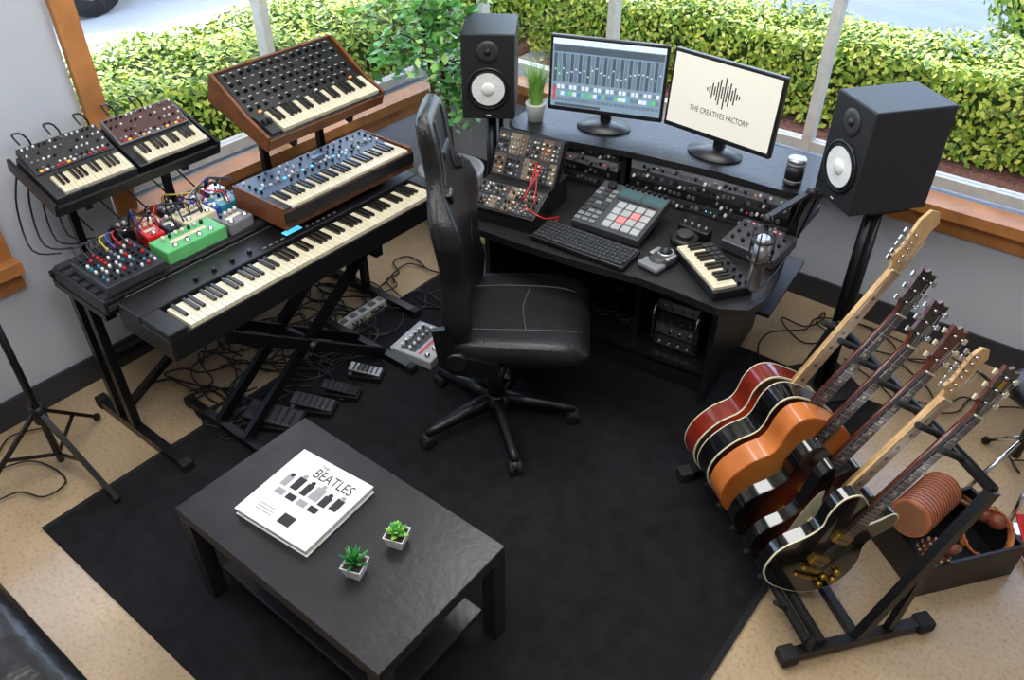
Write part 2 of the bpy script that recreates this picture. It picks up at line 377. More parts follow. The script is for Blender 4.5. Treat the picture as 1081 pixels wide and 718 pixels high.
for x in(-2.60,-2.42):
    for dx,(a,b_) in((0,(1.24,2.02)),(.032,(2.02,1.24))):
        o.beam((x+dx,a,.04),(x+dx,b_,.61),.025,.045,blackm)
o.cyl((-2.64,1.63,.325),(-2.35,1.63,.325),.025,blackm)
for y in(1.24,2.02):
    o.beam((-2.82,y,.035),(-2.2,y,.035),.035,.035,blackm); o.beam((-2.68,y,.625),(-2.33,y,.625),.04,.04,blackm)
    for x in(-2.82,-2.2): o.box((x,y,.035),(.04,.045,.044),rubber,bev=.006)
    o.box((-2.5,y,.647),(.34,.04,.014),rubber)
o.done()
o=Ob('keyboard_stand')
for y in(1.0,2.36):
    o.beam((-3.14,y,.03),(-2.50,y,.03),.04,.04,blackm); 
    for x in(-3.14,-2.5): o.box((x,y,.027),(.045,.05,.054),rubber,bev=.006)
    for x in(-2.97,-2.86): o.beam((x,y,.04),(x,y,.70),.035,.035,blackm)
    o.beam((-3.08,y,.70),(-2.7,y,.70),.04,.03,blackm)
o.beam((-2.95,1.0,.35),(-2.95,2.36,.35),.03,.03,blackm); o.beam((-2.9,1.0,.685),(-2.9,2.36,.685),.03,.03,blackm)
o.beam((-2.97,1.0,.05),(-2.97,2.2,.66),.03,.03,blackm)
for y in(1.16,1.58):
    o.beam((-3.14,y,.70),(-3.14,y,1.06),.03,.03,blackm); o.beam((-3.2,y,1.105),(-2.95,y,1.005),.025,.025,blackm)
o.beam((-3.14,1.0,.70),(-3.14,2.36,.70),.03,.03,blackm)
for y in(1.98,2.30):
    o.beam((-2.98,y,.70),(-2.98,y,1.08),.03,.03,blackm); o.beam((-3.06,y,1.145),(-2.74,y,1.03),.025,.025,blackm)
for y in(1.86,2.28): o.beam((-2.9,y,.70),(-2.56,y,.795),.025,.02,blackm)
o.done()
o=Ob('pedalboard_case'); o.box((-2.86,1.39,.75),(.38,.82,.066),black,bev=.008)
for i in range(6): o.box((-3.02+i*.064,1.39,.787),(.04,.8,.008),dgrey)
o.box((-2.668,1.39,.75),(.004,.8,.02),dgrey)
o.done()
o=Ob('audio_mixer'); o.box((0,0,.02),(.24,.26,.04),dgrey,bev=.005); o.rect(0,0,.225,.245,.0405,mat('mixer_face',(34,38,46),.5))
for i in range(8):
    for j in range(8): o.lathe([(.0065,0),(.005,.014)],random.choice([knobw,knobm,knobw,knobm,teal,grey,red]),T(-.096+i*.0275,-.1+j*.0275,.04),seg=7)
o.done(T(-2.80,1.13,.797,2,0,90))
def pedal(name,x,y,z,w,d,h,m,rz=90,kn=3,sw=1):
    o=Ob(name); o.box((0,0,h/2),(w,d,h),m,bev=.005)
    knobs(o,-w*.32,w*.32,kn,d*.25,d*.25,1,h,.008,[knobm,knobw,cream])
    for i in range(sw): o.lathe([(.011,0),(.011,.006),(.007,.006),(.007,.014)],chrome,T((-w*.3+w*.6*i/(sw-1)) if sw>1 else 0,-d*.32,h),seg=10)
    o.rect(0,-d*.02,w*.6,d*.18,h+.0006,cream if m not in(cream,white) else dgrey); o.sph((0,d*.36,h),.004,ledr)
    return o.done(T(x,y,z,0,0,rz))
for a in [(-2.75,1.405,.27,.13,.055,green,90,7,4),(-2.90,1.33,.075,.12,.055,red,85,3,1),(-2.885,1.52,.15,.12,.055,cream,92,5,2),(-2.90,1.68,.10,.11,.05,teal,90,3,1),(-2.74,1.61,.12,.11,.05,grey,95,4,2),(-3.005,1.27,.08,.08,.05,black,88,3,1),(-3.01,1.385,.08,.08,.045,mat('pedal_orange',(210,110,50),.4),90,2,1),(-3.01,1.49,.08,.08,.05,dgrey,90,2,1),(-3.01,1.60,.09,.08,.05,mat('pedal_purple',(110,80,150),.4),90,2,1),(-3.01,1.71,.08,.08,.05,silver,90,2,1),(-2.90,1.41,.06,.12,.05,dgrey,90,2,1),(-2.90,1.615,.03,.1,.05,blu,90,1,1)]:
    pedal('effects_pedal',a[0],a[1],.792,*a[2:])
o=Ob('patch_cables')
cols=[black,black,red,black,yel,black,dgrey,blu]
for i in range(18):
    x=random.uniform(-3.04,-2.93);y=random.uniform(1.2,1.72); y2=y+random.uniform(-.14,.14)
    o.tube([(x,y,.85),(x+.02,y,.90),(x+.05,(y+y2)/2,.895),(x+.09,y2,.89),(x+.11,y2,.85)],.0035,cols[i%8],seg=5)
for i in range(8):
    y=1.04+i*.026; o.tube([(-2.88,y,.845),(-2.93,y,.88),(-2.99,y+.07,.85),(-3.04,y+.1,.805)],.0035,cols[(i*3)%8],seg=5)
o.done()
o=Ob('poly_synth'); pan=mat('synth_panel',(74,90,110),.4)
o.box((0,0,.04),(.74,.33,.08),dwood,bev=.004); o.box((0,0.01,.045),(.715,.325,.085),dgrey)
o.box((0,.075,.088),(.715,.175,.012),pan,rot=(4,0,0)); keys(o,-.32,-.158,.082,.67,.14,36)
o.box((0,-.168,.055),(.74,.012,.05),black,bev=.003)
for sx in(-1,1): o.box((sx*.366,0,.05),(.01,.335,.10),wood,bev=.003)
knobs(o,-.33,.33,18,.02,.14,4,.093,.0065,[knobm,knobw,knobm],skip=.2)
for i in range(26): o.box((-.31+i*.025,.05,.098),(.012,.008,.006),random.choice([grey,grey,grey,white,ledb]))
o.rect(.05,.1,.08,.025,.103,mat('synth_lcd',(60,90,120),.3,es=.4))
o.done(T(-2.675,2.07,.812,0,0,90))
o=Ob('analog_synth')
o.box((0,-.02,.03),(.63,.34,.06),black,bev=.004); keys(o,-.24,-.18,.07,.54,.12,25)
o.box((-.272,-.12,.068),(.05,.12,.014),dgrey); 
for x in(-.284,-.261): o.lathe([(.014,-.008),(.014,.008)],rubber,T(x,-.115,.078,0,90,0),seg=12)
o.M=T(0,.06,.09,15,0,0); o.box((0,0,-.015),(.61,.24,.05),black,bev=.004); knobs(o,-.275,.275,15,-.08,.09,5,.01,.009,[knobm,knobm,dgrey],h=.016,skip=.12)
for i in range(15):
    for j in range(5): 
        x=-.275+.55*i/14;y=-.08+.17*j/4+.016; o.rect(x,y,.014,.0025,.0105,knobw)
for i in range(6): o.box((-.25+i*.1,-.105,.014),(.014,.008,.008),random.choice([ledo,white,grey]))
o.M=Matrix()
for sx in(-1,1): o.prism([(-.19,0),(-.19,.07),(-.06,.08),(.17,.14),(.185,.13),(.185,0)],sx*.321-.007,sx*.321+.007,wood,PROF)
o.box((0,-.19,.03),(.64,.010,.05),wood,bev=.003); o.box((0,.18,.11),(.64,.010,.05),wood)
o.done(T(-2.885,2.14,1.125,0,0,90)@T(0,0,0,20,0,0))
TM=T(-3.075,1.385,1.08,0,0,90)@T(0,0,0,20,0,0)
o=Ob('mini_synth_tray')
o.box((0,0,0),(.70,.30,.018),black,bev=.004); o.box((0,-.15,.015),(.7,.012,.04),black)
for sx in(-1,1): o.box((sx*.35,0,.02),(.012,.3,.05),black)
o.done(TM)
for k,dx in enumerate((-.168,.168)):
    o=Ob('mini_synthesizer'); o.box((0,-.005,.02),(.325,.26,.04),dgrey if k==0 else black,bev=.004); keys(o,-.125,-.13,.043,.275,.095,15)
    o.M=T(0,.065,.052,12,0,0); o.box((0,0,-.005),(.31,.13,.03),grey if k==1 else dgrey,bev=.003)
    if k==1: o.rect(0,0,.3,.12,.0105,mat('mini_panel',(86,60,60),.4))
    knobs(o,-.14,.14,14,-.045,.05,4,.01,.005,[knobm,knobw,silver],h=.01,skip=.2)
    for i in range(13): o.box((-.13+i*.021,-.056,.012),(.012,.007,.005),random.choice([grey,white,ledo,red]))
    o.M=Matrix()
    o.done(TM@T(dx,.01,.011))
# ---------------- desk
DM=T(-1.5,2.36,0,0,0,6)
o=Ob('studio_desk')
top=[(-.62,.02),(-.55,-.02),(-.3,-.03),(.0,-.02),(.25,-.0),(.42,-.01),(.58,-.03),(.68,.02),(.71,.12),(.70,.35),(.66,.6),(.68,.97),(-.66,.97),(-.66,.5),(-.64,.2)]
o.prism(top,.71,.742,blackw)
up=[(-.72,.58),(-.66,.53),(-.4,.53),(-.1,.58),(.3,.60),(.6,.58),(.70,.60),(.73,.66),(.72,.98),(-.72,.98)]
o.prism(up,.93,.958,blackw)
for x in(-.66,-.13,.66): o.box((x,.79,.836),(.022,.36,.188),blackw)
o.box((0,.965,.836),(1.34,.012,.188),blackw)
for x,y0,z0 in((-.60,.2,.013),(.5,.26,.013),(.12,.34,.16)): o.box((x,(y0+.95)/2,(.71+z0)/2),(.025,.95-y0,.71-z0),blackw)
o.box((-.05,.62,.15),(1.1,.66,.022),blackw); o.box((-.05,.945,.4),(1.1,.012,.6),blackw)
o.box((-.05,.33,.075),(1.1,.02,.12),blackw)
o.box((.60,.62,.5),(.18,.5,.018),blackw)
o.done(DM)
def rack(name,x,w,z0,us,y=.6,dep=.26):
    o=Ob(name)
    for k in range(us):
        z=z0+.0445*k+.022; m=[dgrey,black,grey,dgrey][k%4] if x<0 else [dgrey,black,dgrey,grey][k%4]
        o.box((x,y+dep/2,z),(w,dep,.043),m,bev=.002)
        n=int(w/.022)
        for i in range(n):
            q=random.random(); xx=x-w/2+.02+i*(w-.04)/(n-1)
            if q<.4: o.lathe([(.007,0),(.006,.014)],random.choice([knobm,silver,knobw]),T(xx,y,z+random.choice((-.008,.008)),90,0,0),seg=8)
            elif q<.46: o.box((xx,y-.002,z),(.005,.004,.004),random.choice([ledr,ledg,ledo,ledb,white]))
            elif q<.75: o.box((xx,y-.002,z),(.012,.004,.014),silver if q<.6 else black)
            elif q<.9: o.lathe([(.009,0),(.009,.004)],silver,T(xx,y,z,90,0,0),seg=10)
    return o.done(DM)
rack('rack_unit',-.395,.48,.744,4); rack('rack_unit',.27,.72,.744,4)
o=Ob('power_supply_rack')
o.box((.31,.55,.31),(.22,.36,.29),blackm,bev=.004)
for k in range(4):
    o.box((.31,.365,.2+k*.065),(.2,.01,.05),silver if k%2 else dgrey)
    for i in range(4): o.lathe([(.01,0),(.008,.012)],chrome,T(.24+i*.045,.36,.2+k*.065,90,0,0),seg=8)
for sx in(-1,1): o.tube([(.31+sx*.1,.36,.2),(.31+sx*.1,.32,.24),(.31+sx*.1,.32,.38),(.31+sx*.1,.36,.42)],.006,chrome)
o.done(DM)
def monitor(x,y,rz,kind):
    o=Ob('computer_monitor'); W,H=.53,.335
    o.lathe([(.12,0),(.12,.008),(.05,.02),(.03,.025)],black,Matrix.Diagonal((1.05,.8,1,1)),seg=28)
    o.box((0,.03,.07),(.05,.03,.12),black,bev=.006)
    o.M=T(0,.0,.232,-4,0,0)
    o.box((0,.0,0),(W,.028,H),black,bev=.005); o.box((0,.025,0),(W*.6,.03,H*.6),black,bev=.01)
    S=T(0,-.0145,.004,90,0,0); w,h=W-.026,H-.034
    if kind==1:
        o.rect(0,0,w,h,.0,mat('screen_blue_grey',(120,142,160),.3,es=.6,var=.03),S)
        dk=mat('screen_dark',(74,86,98),.3,es=.5); md=mat('screen_mid',(100,120,138),.3,es=.55); lt=mat('screen_light',(196,208,216),.3,es=.7)
        sg=mat('sc_green',(100,180,120),.3,es=.6)
        o.rect(0,h*.46,w,h*.08,.0004,lt,S); o.rect(0,h*.36,w*.98,h*.1,.0004,dk,S)
        n=26
        for i in range(n):
            x_=-w*.47+i*w*.94/(n-1); o.rect(x_,h*.08,w/n*.78,h*.42,.0004,md if i%2 else dk,S)
            o.rect(x_,h*random.uniform(-.02,.12),w/n*.4,h*.02,.0008,lt,S); o.rect(x_-w/n*.2,h*.02,w/n*.1,h*.25,.0008,random.choice([sg,dk,dk,dk,md]),S)
            o.rect(x_,-h*.2,w/n*.7,h*.06,.0006,lt if i%3 else md,S)
            c=random.choice([mat('sc_teal',(90,160,170),.3,es=.6),sg,md,mat('sc_blue',(80,120,180),.3,es=.6),md,lt])
            o.rect(x_,-h*.30,w/n*.86,h*.06,.0006,c,S); o.rect(x_,-h*.39,w/n*.8,h*.05,.0006,md,S)
        o.rect(-w*.25,-h*.47,w*.42,h*.04,.0006,dk,S); o.rect(-w*.47,-.3*h,w*.03,h*.2,.001,mat('sc_red',(180,80,80),.3,es=.6),S)
    else:
        o.rect(0,0,w,h,.0,mat('screen_white',(206,202,190),.3,es=.62,var=.01),S)
        bk=mat('logo_black',(14,14,16),.5)
        for i,hh in enumerate([.05,.1,.24,.14,.3,.42,.2,.52,.26,.38,.18,.28,.1,.06]):
            o.rect(-.075+i*.0118,.035,.006,hh*h*.85,.0006,bk,S)
        o.text('THE CREATIVES FACTORY',0,-.062,.0006,.29,bk,S,sy=1.35)
    o.M=Matrix()
    o.done(DM@T(x,y,.958,0,0,rz))
monitor(-.312,.755,14,1); monitor(.225,.765,-12,2)
def speaker(M,w=.25,h=.40,d=.32):
    o=Ob('studio_monitor_speaker'); cab=mat('speaker_vinyl',(32,32,35),.5)
    o.box((0,0,h/2),(w,d,h),cab,bev=.006)
    F=T(0,-d/2,0,90,0,0); wc=mat('cone_white',(235,235,232),.5)
    o.lathe([(.102,0),(.102,.006),(.094,.009),(.09,.004)],black,F@T(0,h*.37,0),seg=32)
    o.lathe([(.09,.004),(.085,.010),(.078,.006)],rubber,F@T(0,h*.37,0),seg=32)
    o.lathe([(.078,.006),(.04,.002),(.034,.002)],wc,F@T(0,h*.37,.001),seg=32); o.sph((0,0,0),.034,wc,.45,M=F@T(0,h*.37,.003))
    o.lathe([(.052,0),(.052,.004),(.03,.002)],dgrey,F@T(0,h*.80,0),seg=28); o.sph((0,0,0),.016,black,.6,M=F@T(0,h*.8,.004))
    o.rect(0,h*.05,.02,.006,.001,white,F)
    return o.done(M)
def spstand(x,y,ht,rz,z0=.001):
    o=Ob('speaker_stand'); o.box((0,0,.012),(.28,.32,.024),blackm,bev=.006); o.box((0,0,ht-.006-z0),(.18,.18,.012),blackm); o.cyl((0,0,.02),(0,0,ht-.01-z0),.028,blackm); o.cyl((.05,0,.02),(.05,0,ht-.01-z0),.012,blackm)
    return o.done(T(x,y,z0,0,0,rz))
spstand(-.655,3.14,.965,-38); speaker(T(-.685,3.14,.966,0,0,-38),w=.25,h=.41,d=.33)
spstand(-2.50,3.0,.93,30,.013); speaker(T(-2.50,3.0,.932,0,0,35))
def grass(M):
    o=Ob('potted_grass'); o.lathe([(.035,0),(.048,.08),(.048,.085),(.043,.085),(.042,.075)],mat('pot_stone',(205,205,200),.7),seg=20)
    o.lathe([(.042,.07),(.001,.074)],MATS['soil'],cap=False)
    gm=mat('grass_green',(130,180,80),.5)
    for i in range(140):
        a=random.uniform(0,6.28); t=random.uniform(.0,.5); L=random.uniform(.12,.22); r0=random.uniform(0,.03)
        d=Vector((math.cos(a),math.sin(a),0)); s_=Vector((-d.y,d.x,0))*.0025
        p0=d*r0+Vector((0,0,.07)); p1=p0+d*L*t*.35+Vector((0,0,L*.6)); p2=p0+d*L*t+Vector((0,0,L))
        o.add([p0-s_,p0+s_,p1+s_,p1-s_,p2],[(0,1,2,3),(3,2,4)],gm)
    return o.done(M)
grass(DM@T(-.625,.66,.958))
o=Ob('drink_can'); o.lathe([(.03,0),(.037,.006),(.037,.02)],black,seg=24); o.lathe([(.037,.02),(.037,.03)],grey,seg=24); o.lathe([(.037,.03),(.037,.09)],black,seg=24); o.lathe([(.0375,.09),(.0375,.1)],grey,seg=24); o.lathe([(.037,.1),(.037,.112),(.032,.12),(.03,.118)],silver,seg=24); o.done(DM@T(.60,.655,.958))
# modular synth
o=Ob('modular_synth')
def modpanel(o,w,h,rows):
    o.box((0,0,-.02),(w,h,.05),black,bev=.004)
    x=-w/2+.008
    while x<w/2-.03:
        mw=random.choice((.03,.04,.055)); mw=min(mw,w/2-.008-x)
        for r_ in range(rows):
            hh=(h-.02)/rows; yc=-h/2+.01+hh*(r_+.5); m=random.choice([dgrey,dgrey,mat('mod_tan',(120,106,84),.5),mat('mod_dark',(40,38,38),.5),mat('mod_brown',(92,72,56),.5)])
            o.box((x+mw/2,yc,.006),(mw-.002,hh-.004,.004),m)
            for i in range(max(1,int(mw/.017))):
                for j in range(int(hh/.02)):
                    xx=x+.009+i*.016; yy=yc-hh/2+.014+j*.019; q=random.random()
                    if q<.55: o.lathe([(.0055,0),(.0045,.012)],random.choice([knobw,knobm,knobm,cream,silver]),T(xx,yy,.008),seg=7)
                    elif q<.92: o.lathe([(.004,0),(.004,.003)],silver,T(xx,yy,.008),seg=7)
                    else: o.box((xx,yy,.009),(.004,.004,.003),random.choice([ledr,ledo]))
        x+=mw
o.M=T(0,-.075,.085,22,0,0); modpanel(o,.315,.16,2)
o.M=T(0,.10,.205,62,0,0); modpanel(o,.315,.21,2)
o.M=Matrix(); o.box((0,.1,.06),(.31,.2,.12),black,bev=.004); o.box((0,-.06,.02),(.31,.18,.04),black)
for i in range(5):
    a=(random.uniform(.04,.14),.06+random.uniform(-.02,.03),.2); b_=(random.uniform(.0,.14),-.1,.11)
    o.tube([a,((a[0]+b_[0])/2+.02,-.03,.18),b_],.0025,[red,red,black,red,black][i],seg=5)
o.tube([(.1,-.12,.1),(.2,-.14,.08),(.22,-.02,.03),(.2,-.08,.012)],.003,red,seg=5)
o.done(DM@T(-.445,.205,.744,0,0,4))
o=Ob('pad_controller')
o.M=T(0,0,.05,12,0,0); o.box((0,0,0),(.32,.30,.04),mat('ctrl_grey',(62,64,68),.4),bev=.006)
pm=mat('pad_grey',(168,170,172),.5); pp=mat('pad_pink',(226,130,130),.5,es=.2)
for i in range(4):
    for j in range(4): o.box((-.005+i*.044,-.115+j*.044,.024),(.038,.038,.012),pp if (i,j) in((1,1),(2,2)) else pm,bev=.002)
for x in(-.005,.105): o.rect(x,.105,.1,.055,.0205,mat('lcd_dim',(60,86,92),.2,es=.3))
for i in range(8): o.box((-.04+i*.024,.06,.022),(.018,.01,.006),dgrey); o.lathe([(.007,0),(.006,.014)],knobm,T(-.045+i*.026,.142,.02),seg=10)
for i in range(3):
    for j in range(8): o.box((-.14+i*.034,-.125+j*.03,.022),(.026,.018,.006),random.choice([dgrey,grey,grey,dgrey]))
o.lathe([(.022,0),(.02,.018)],knobm,T(-.105,.115,.02),seg=18)
o.M=Matrix(); o.box((0,.08,.03),(.26,.02,.06),black); o.box((0,-.11,.008),(.26,.02,.016),black)
o.done(DM@T(-.005,.345,.744,0,0,-2))
o=Ob('computer_keyboard'); o.box((0,0,.01),(.44,.15,.02),black,bev=.005)
for j in range(6):
    x=-.21
    while x<.205:
        w=.0185
        if j==0 and -.13<x<-.02: w=.12
        o.box((x+w/2,-.058+j*.0225,.023),(w-.003,.018,.008),dgrey)
        x+=w
o.done(DM@T(-.04,.085,.748,2,0,-3))
o=Ob('trackball_mouse'); rg=[]
for z,k in((0,1),(.018,.98),(.03,.85),(.036,.6)): rg.append([Vector((.055*k*math.cos(a),.075*k*math.sin(a)*(1 if math.sin(a)<0 else .85),z)) for a in [2*math.pi*i/24 for i in range(24)]])
o.loft(rg,dgrey); o.sph((0,.01,.032),.027,black,seg=20); o.torus((0,.01,.036),.03,.005,silver); 
for sx in(-1,1): o.box((sx*.038,-.005,.031),(.02,.06,.01),silver,bev=.003)
o.box((0,-.075,.012),(.1,.06,.02),grey,bev=.006)
o.done(DM@T(.275,.165,.744,0,0,-15))
o=Ob('jog_controller'); o.lathe([(.06,0),(.06,.02),(.05,.03)],black,seg=28); o.lathe([(.035,.03),(.033,.045)],dgrey,seg=24)
o.box((.0,.075,.02),(.14,.05,.04),black,bev=.005); knobs(o,-.05,.05,4,.075,.075,1,.04,.007,[silver]); o.done(DM@T(.29,.345,.744,0,0,-10))
o=Ob('mini_midi_keyboard'); o.box((0,0,.0175),(.34,.17,.035),black,bev=.005); keys(o,-.155,-.08,.038,.31,.095,15)
knobs(o,.0,.14,4,.035,.065,2,.035,.007,[knobm]); 
for i in range(8): o.box((-.14+.03*(i%4),.035+.027*(i//4),.037),(.022,.022,.006),dgrey)
o.done(DM@T(.475,.18,.744,0,0,-41))
o=Ob('audio_interface'); o.box((0,0,.035),(.24,.18,.05),mat('iface_grey',(64,62,68),.4),rot=(10,0,0),bev=.006)
o.M=T(0,0,.035,10,0,0)
knobs(o,-.09,.09,5,-.05,.04,3,.025,.008,[knobm,dgrey])
for i in range(8): o.box((-.09+i*.024,.068,.026),(.012,.008,.005),random.choice([grey,pp,pp,dgrey]))
o.M=Matrix(); o.done(DM@T(.57,.43,.75,0,0,-12))
o=Ob('boom_microphone')
o.box((.66,.50,.752),(.06,.06,.02),blackm,bev=.004); o.cyl((.66,.50,.75),(.66,.50,.82),.014,blackm)
o.beam((.66,.50,.82),(.74,.30,1.12),.022,.012,blackm); o.beam((.70,.5,.82),(.77,.3,1.12),.008,.008,blackm); o.cyl((.73,.30,1.12),(.77,.30,1.12),.018,blackm)
o.beam((.74,.30,1.12),(.665,.08,1.1),.022,.012,blackm); o.sph((.665,.08,1.09),.02,blackm)
o.cyl((.665,.08,1.09),(.665,.08,1.05),.009,blackm)
for z in(.93,1.01): o.torus((.665,.08,z),.04,.004,blackm)
for k in range(4):
    a=k*math.pi/2; o.cyl((.665+.04*math.cos(a),.08+.04*math.sin(a),.92),(.665+.04*math.cos(a),.08+.04*math.sin(a),1.05),.003,blackm,seg=6)
o.lathe([(.02,.80),(.026,.81),(.026,.90),(.027,.90),(.027,1.0),(.022,1.02)],silver,T(.665,.08,0),seg=20)
o.lathe([(.0275,.905),(.0275,.995)],mat('mic_mesh',(150,150,152),.4,.8,var=.5,scale=400),T(.665,.08,0),seg=20)
o.tube([(.665,.08,.80),(.66,.09,.77),(.69,.2,.78),(.69,.42,.76)],.004,black)
o.done(DM)
# ---------------- guitars
Nn=Vector((.79,-.613,0)); Nn.normalize(); Vv=Vector((.613,.79,0)); Vv.normalize()
O6=Vector((-.305,1.885,0)); SP=.108
def burst(name,c0,c1,c2,cx=.22,rx=.19,ry=.27):
    m=bpy.data.materials.new(name); m.use_nodes=True; nt=m.node_tree; b=nt.nodes['Principled BSDF']
    tc=nt.nodes.new('ShaderNodeTexCoord'); mp=nt.nodes.new('ShaderNodeMapping'); mp.vector_type='TEXTURE'
    mp.inputs['Location'].default_value=(0,cx,0); mp.inputs['Scale'].default_value=(rx,ry,10)
    g=nt.nodes.new('ShaderNodeVectorMath'); g.operation='LENGTH'; r=nt.nodes.new('ShaderNodeValToRGB'); e=r.color_ramp.elements
    e[0].position=.35; e[0].color=lin(c0)+(1,); e[1].position=1; e[1].color=lin(c2)+(1,); q=e.new(.72); q.color=lin(c1)+(1,)
    nt.links.new(tc.outputs['Object'],mp.inputs[0]); nt.links.new(mp.outputs[0],g.inputs[0]); nt.links.new(g.outputs['Value'],r.inputs[0]); nt.links.new(r.outputs[0],b.inputs['Base Color'])
    b.inputs['Roughness'].default_value=.2; b.inputs['Coat Weight'].default_value=.6; return m
def smoothpoly(pts,sub=5):
    P=[Vector((a,b_)) for a,b_ in pts]; n=len(P); out=[]
    for i in range(n):
        a,b_,c,d=P[i-1],P[i],P[(i+1)%n],P[(i+2)%n]
        for k in range(sub):
            t=k/sub; out.append(.5*((2*b_)+(c-a)*t+(2*a-5*b_+4*c-d)*t*t+(3*b_-a-3*c+d)*t**3))
    return out
AC=[(0,0),(.10,.012),(.175,.07),(.198,.15),(.175,.235),(.13,.295),(.125,.34),(.142,.40),(.135,.455),(.09,.488),(0,.495)]
ACF=AC+[(-x,y) for x,y in AC[-2:0:-1]]
LP=[(0,0),(.09,.012),(.15,.06),(.168,.125),(.15,.195),(.115,.245),(.11,.285),(.135,.34),(.132,.385),(.10,.395),(.065,.35),(.04,.325),(.02,.36),(-.035,.40),(-.09,.415),(-.128,.38),(-.125,.32),(-.105,.27),(-.12,.22),(-.155,.17),(-.168,.12),(-.15,.055),(-.09,.012)]
LP=[(x*1.12,y*1.08) for x,y in LP]
ST=[(0,.005),(.08,.015),(.145,.05),(.162,.11),(.14,.18),(.115,.235),(.125,.29),(.15,.35),(.14,.40),(.11,.385),(.075,.33),(.035,.30),(-.035,.315),(-.07,.36),(-.11,.43),(-.145,.45),(-.155,.40),(-.13,.33),(-.108,.26),(-.12,.20),(-.16,.14),(-.162,.08),(-.12,.025)]
def guitar(i,kind,topm,sidem,neckm,headm,bindm,fret=None,length=1.02,lean=.55,bass=False):
    o=Ob('acoustic_guitar' if kind=='ac' else 'electric_guitar')
    base={'ac':ACF,'lp':LP,'st':ST}[kind]; th={'ac':.085,'lp':.045,'st':.042}[kind]
    pl=smoothpoly(base); 
    def off(pl,k,cy): return [Vector((p.x*k,cy+(p.y-cy)*k)) for p in pl]
    o.prism(pl,-th,0,sidem,mtop=sidem,smooth=True)
    if bindm:
        o.prism(off(pl,1.004,.22),-.004,.001,bindm)
        if kind=='ac': o.prism(off(pl,1.004,.22),-th-.001,-th+.003,bindm)
    o.prism(off(pl,.982 if bindm else .99,.22),.001,.0025,topm)
    y0={'ac':.33,'lp':.31,'st':.29}[kind]; yn=length-.17; fb=fret or mat('rosewood',(48,30,24),.4)
    hw0,hw1=(.029,.022)
    o.prism([(-hw0,y0),(hw0,y0),(hw1,yn),(-hw1,yn)],.003,.014,fb)
    rg=[]
    for y,w in((y0+.10,hw0),(yn,hw1)): rg.append([Vector((w*math.cos(a),y,.004+.024*math.sin(a) if math.sin(a)<0 else .004)) for a in [2*math.pi*k/12 for k in range(12)]])
    o.loft(rg,neckm)
    for k in range(1,21):
        y=yn-(yn-.14)*(1-2**(-k/12)); 
        if y<y0+.005: break
        w=hw1+(hw0-hw1)*(yn-y)/(yn-y0); o.box((0,y,.0146),(2*w,.002,.0014),silver)
        if k in(3,5,7,9,12,15): o.rect(0,yn-(yn-.14)*(1-2**(-(k-.5)/12)),.02 if kind=='lp' else .012,.012,.0149,cream if not fret else black)
    HM=T(0,yn,.006,-9,0,0)
    hp=[(-.022,0),(-.03,.03),(-.040,.05),(-.036,.11),(-.040,.165),(-.015,.158),(0,.172),(.015,.158),(.040,.165),(.036,.11),(.040,.05),(.03,.03),(.022,0)]
    if kind=='st' or bass:
        hp=[(-.022,0),(-.03,.02),(-.045,.03),(-.03,.06),(-.028,.15),(-.01,.185),(.02,.19),(.042,.165),(.03,.13),(.035,.05),(.022,0)]
        if bass: hp=[(x*1.15,y*1.2) for x,y in hp]
    o.prism(hp,-.013,.0,neckm,HM,mtop=headm)
    o.box((0,yn,.014),(.046,.005,.008),cream)
    if kind=='lp' and i==0: o.rect(0,.11,.02,.03,.0006,gold,HM)
    for k in range(3):
        for sx in(-1,1):
            if bass and sx==1 and k==2: continue
            o.M=HM
            if kind=='st' or bass: yy=.03+k*.05+(.022 if sx==1 else 0); xx=-.038; s2=-1
            else: yy=.045+k*.045; xx=sx*.038; s2=sx
            o.cyl((xx*.55,yy,0),(xx*.55,yy,.014),.004,chrome,seg=8); o.cyl((xx*.8,yy,-.006),(xx+s2*.014,yy,-.006),.0025,chrome,seg=6); o.box((xx+s2*.022,yy,-.006),(.014,.018,.007),cream if kind=='lp' else chrome,bev=.002); o.M=Matrix()
    for k in range(6):
        x=(k-2.5); o.cyl((x*.0092,.135,.016),(x*.0066,yn,.018),.0008,silver,seg=4); o.cyl((x*.0066,yn,.018),(x*.006,yn+.05+.04*(k%3),.008),.0006,silver,seg=4)
    if kind=='ac':
        o.lathe([(.05,0),(.05,.0006)],black,T(0,.315,.0026),seg=28); o.torus((0,.315,.003),.058,.003,cream if bindm else wood)
        o.prism([(-.075,.118),(-.05,.135),(.05,.135),(.075,.118),(.05,.112),(-.05,.112)],.003,.011,mat('rosewood',(48,30,24),.4)); o.box((0,.13,.013),(.07,.004,.006),cream)
        if i!=3: o.prism(smoothpoly([(.052,.34),(.06,.29),(.045,.26),(.09,.2),(.115,.22),(.105,.27),(.085,.31)],3),.0026,.004,black)
    else:
        hwm=gold if kind=='lp' else chrome
        for yy in((.165,.235,.29) if kind=='st' else (.165,.275)):
            o.box((0,yy,.008),(.075,.02 if kind=='st' else .036,.012),cream if kind=='st' else gold,bev=.002)
            if kind=='lp':
                for k in range(6): o.cyl(((k-2.5)*.0095,yy,.013),((k-2.5)*.0095,yy,.016),.003,black,seg=6)
        o.box((0,.12,.010),(.08,.014,.014),hwm,bev=.003); o.box((0,.085,.010),(.09,.01,.012),hwm,bev=.003)
        if kind=='st': o.prism(smoothpoly([(.02,.12),(.09,.07),(.13,.1),(.1,.2),(.1,.3),(.05,.3),(-.05,.31),(-.09,.36),(-.1,.3),(-.06,.14)],3),.0026,.004,cream)
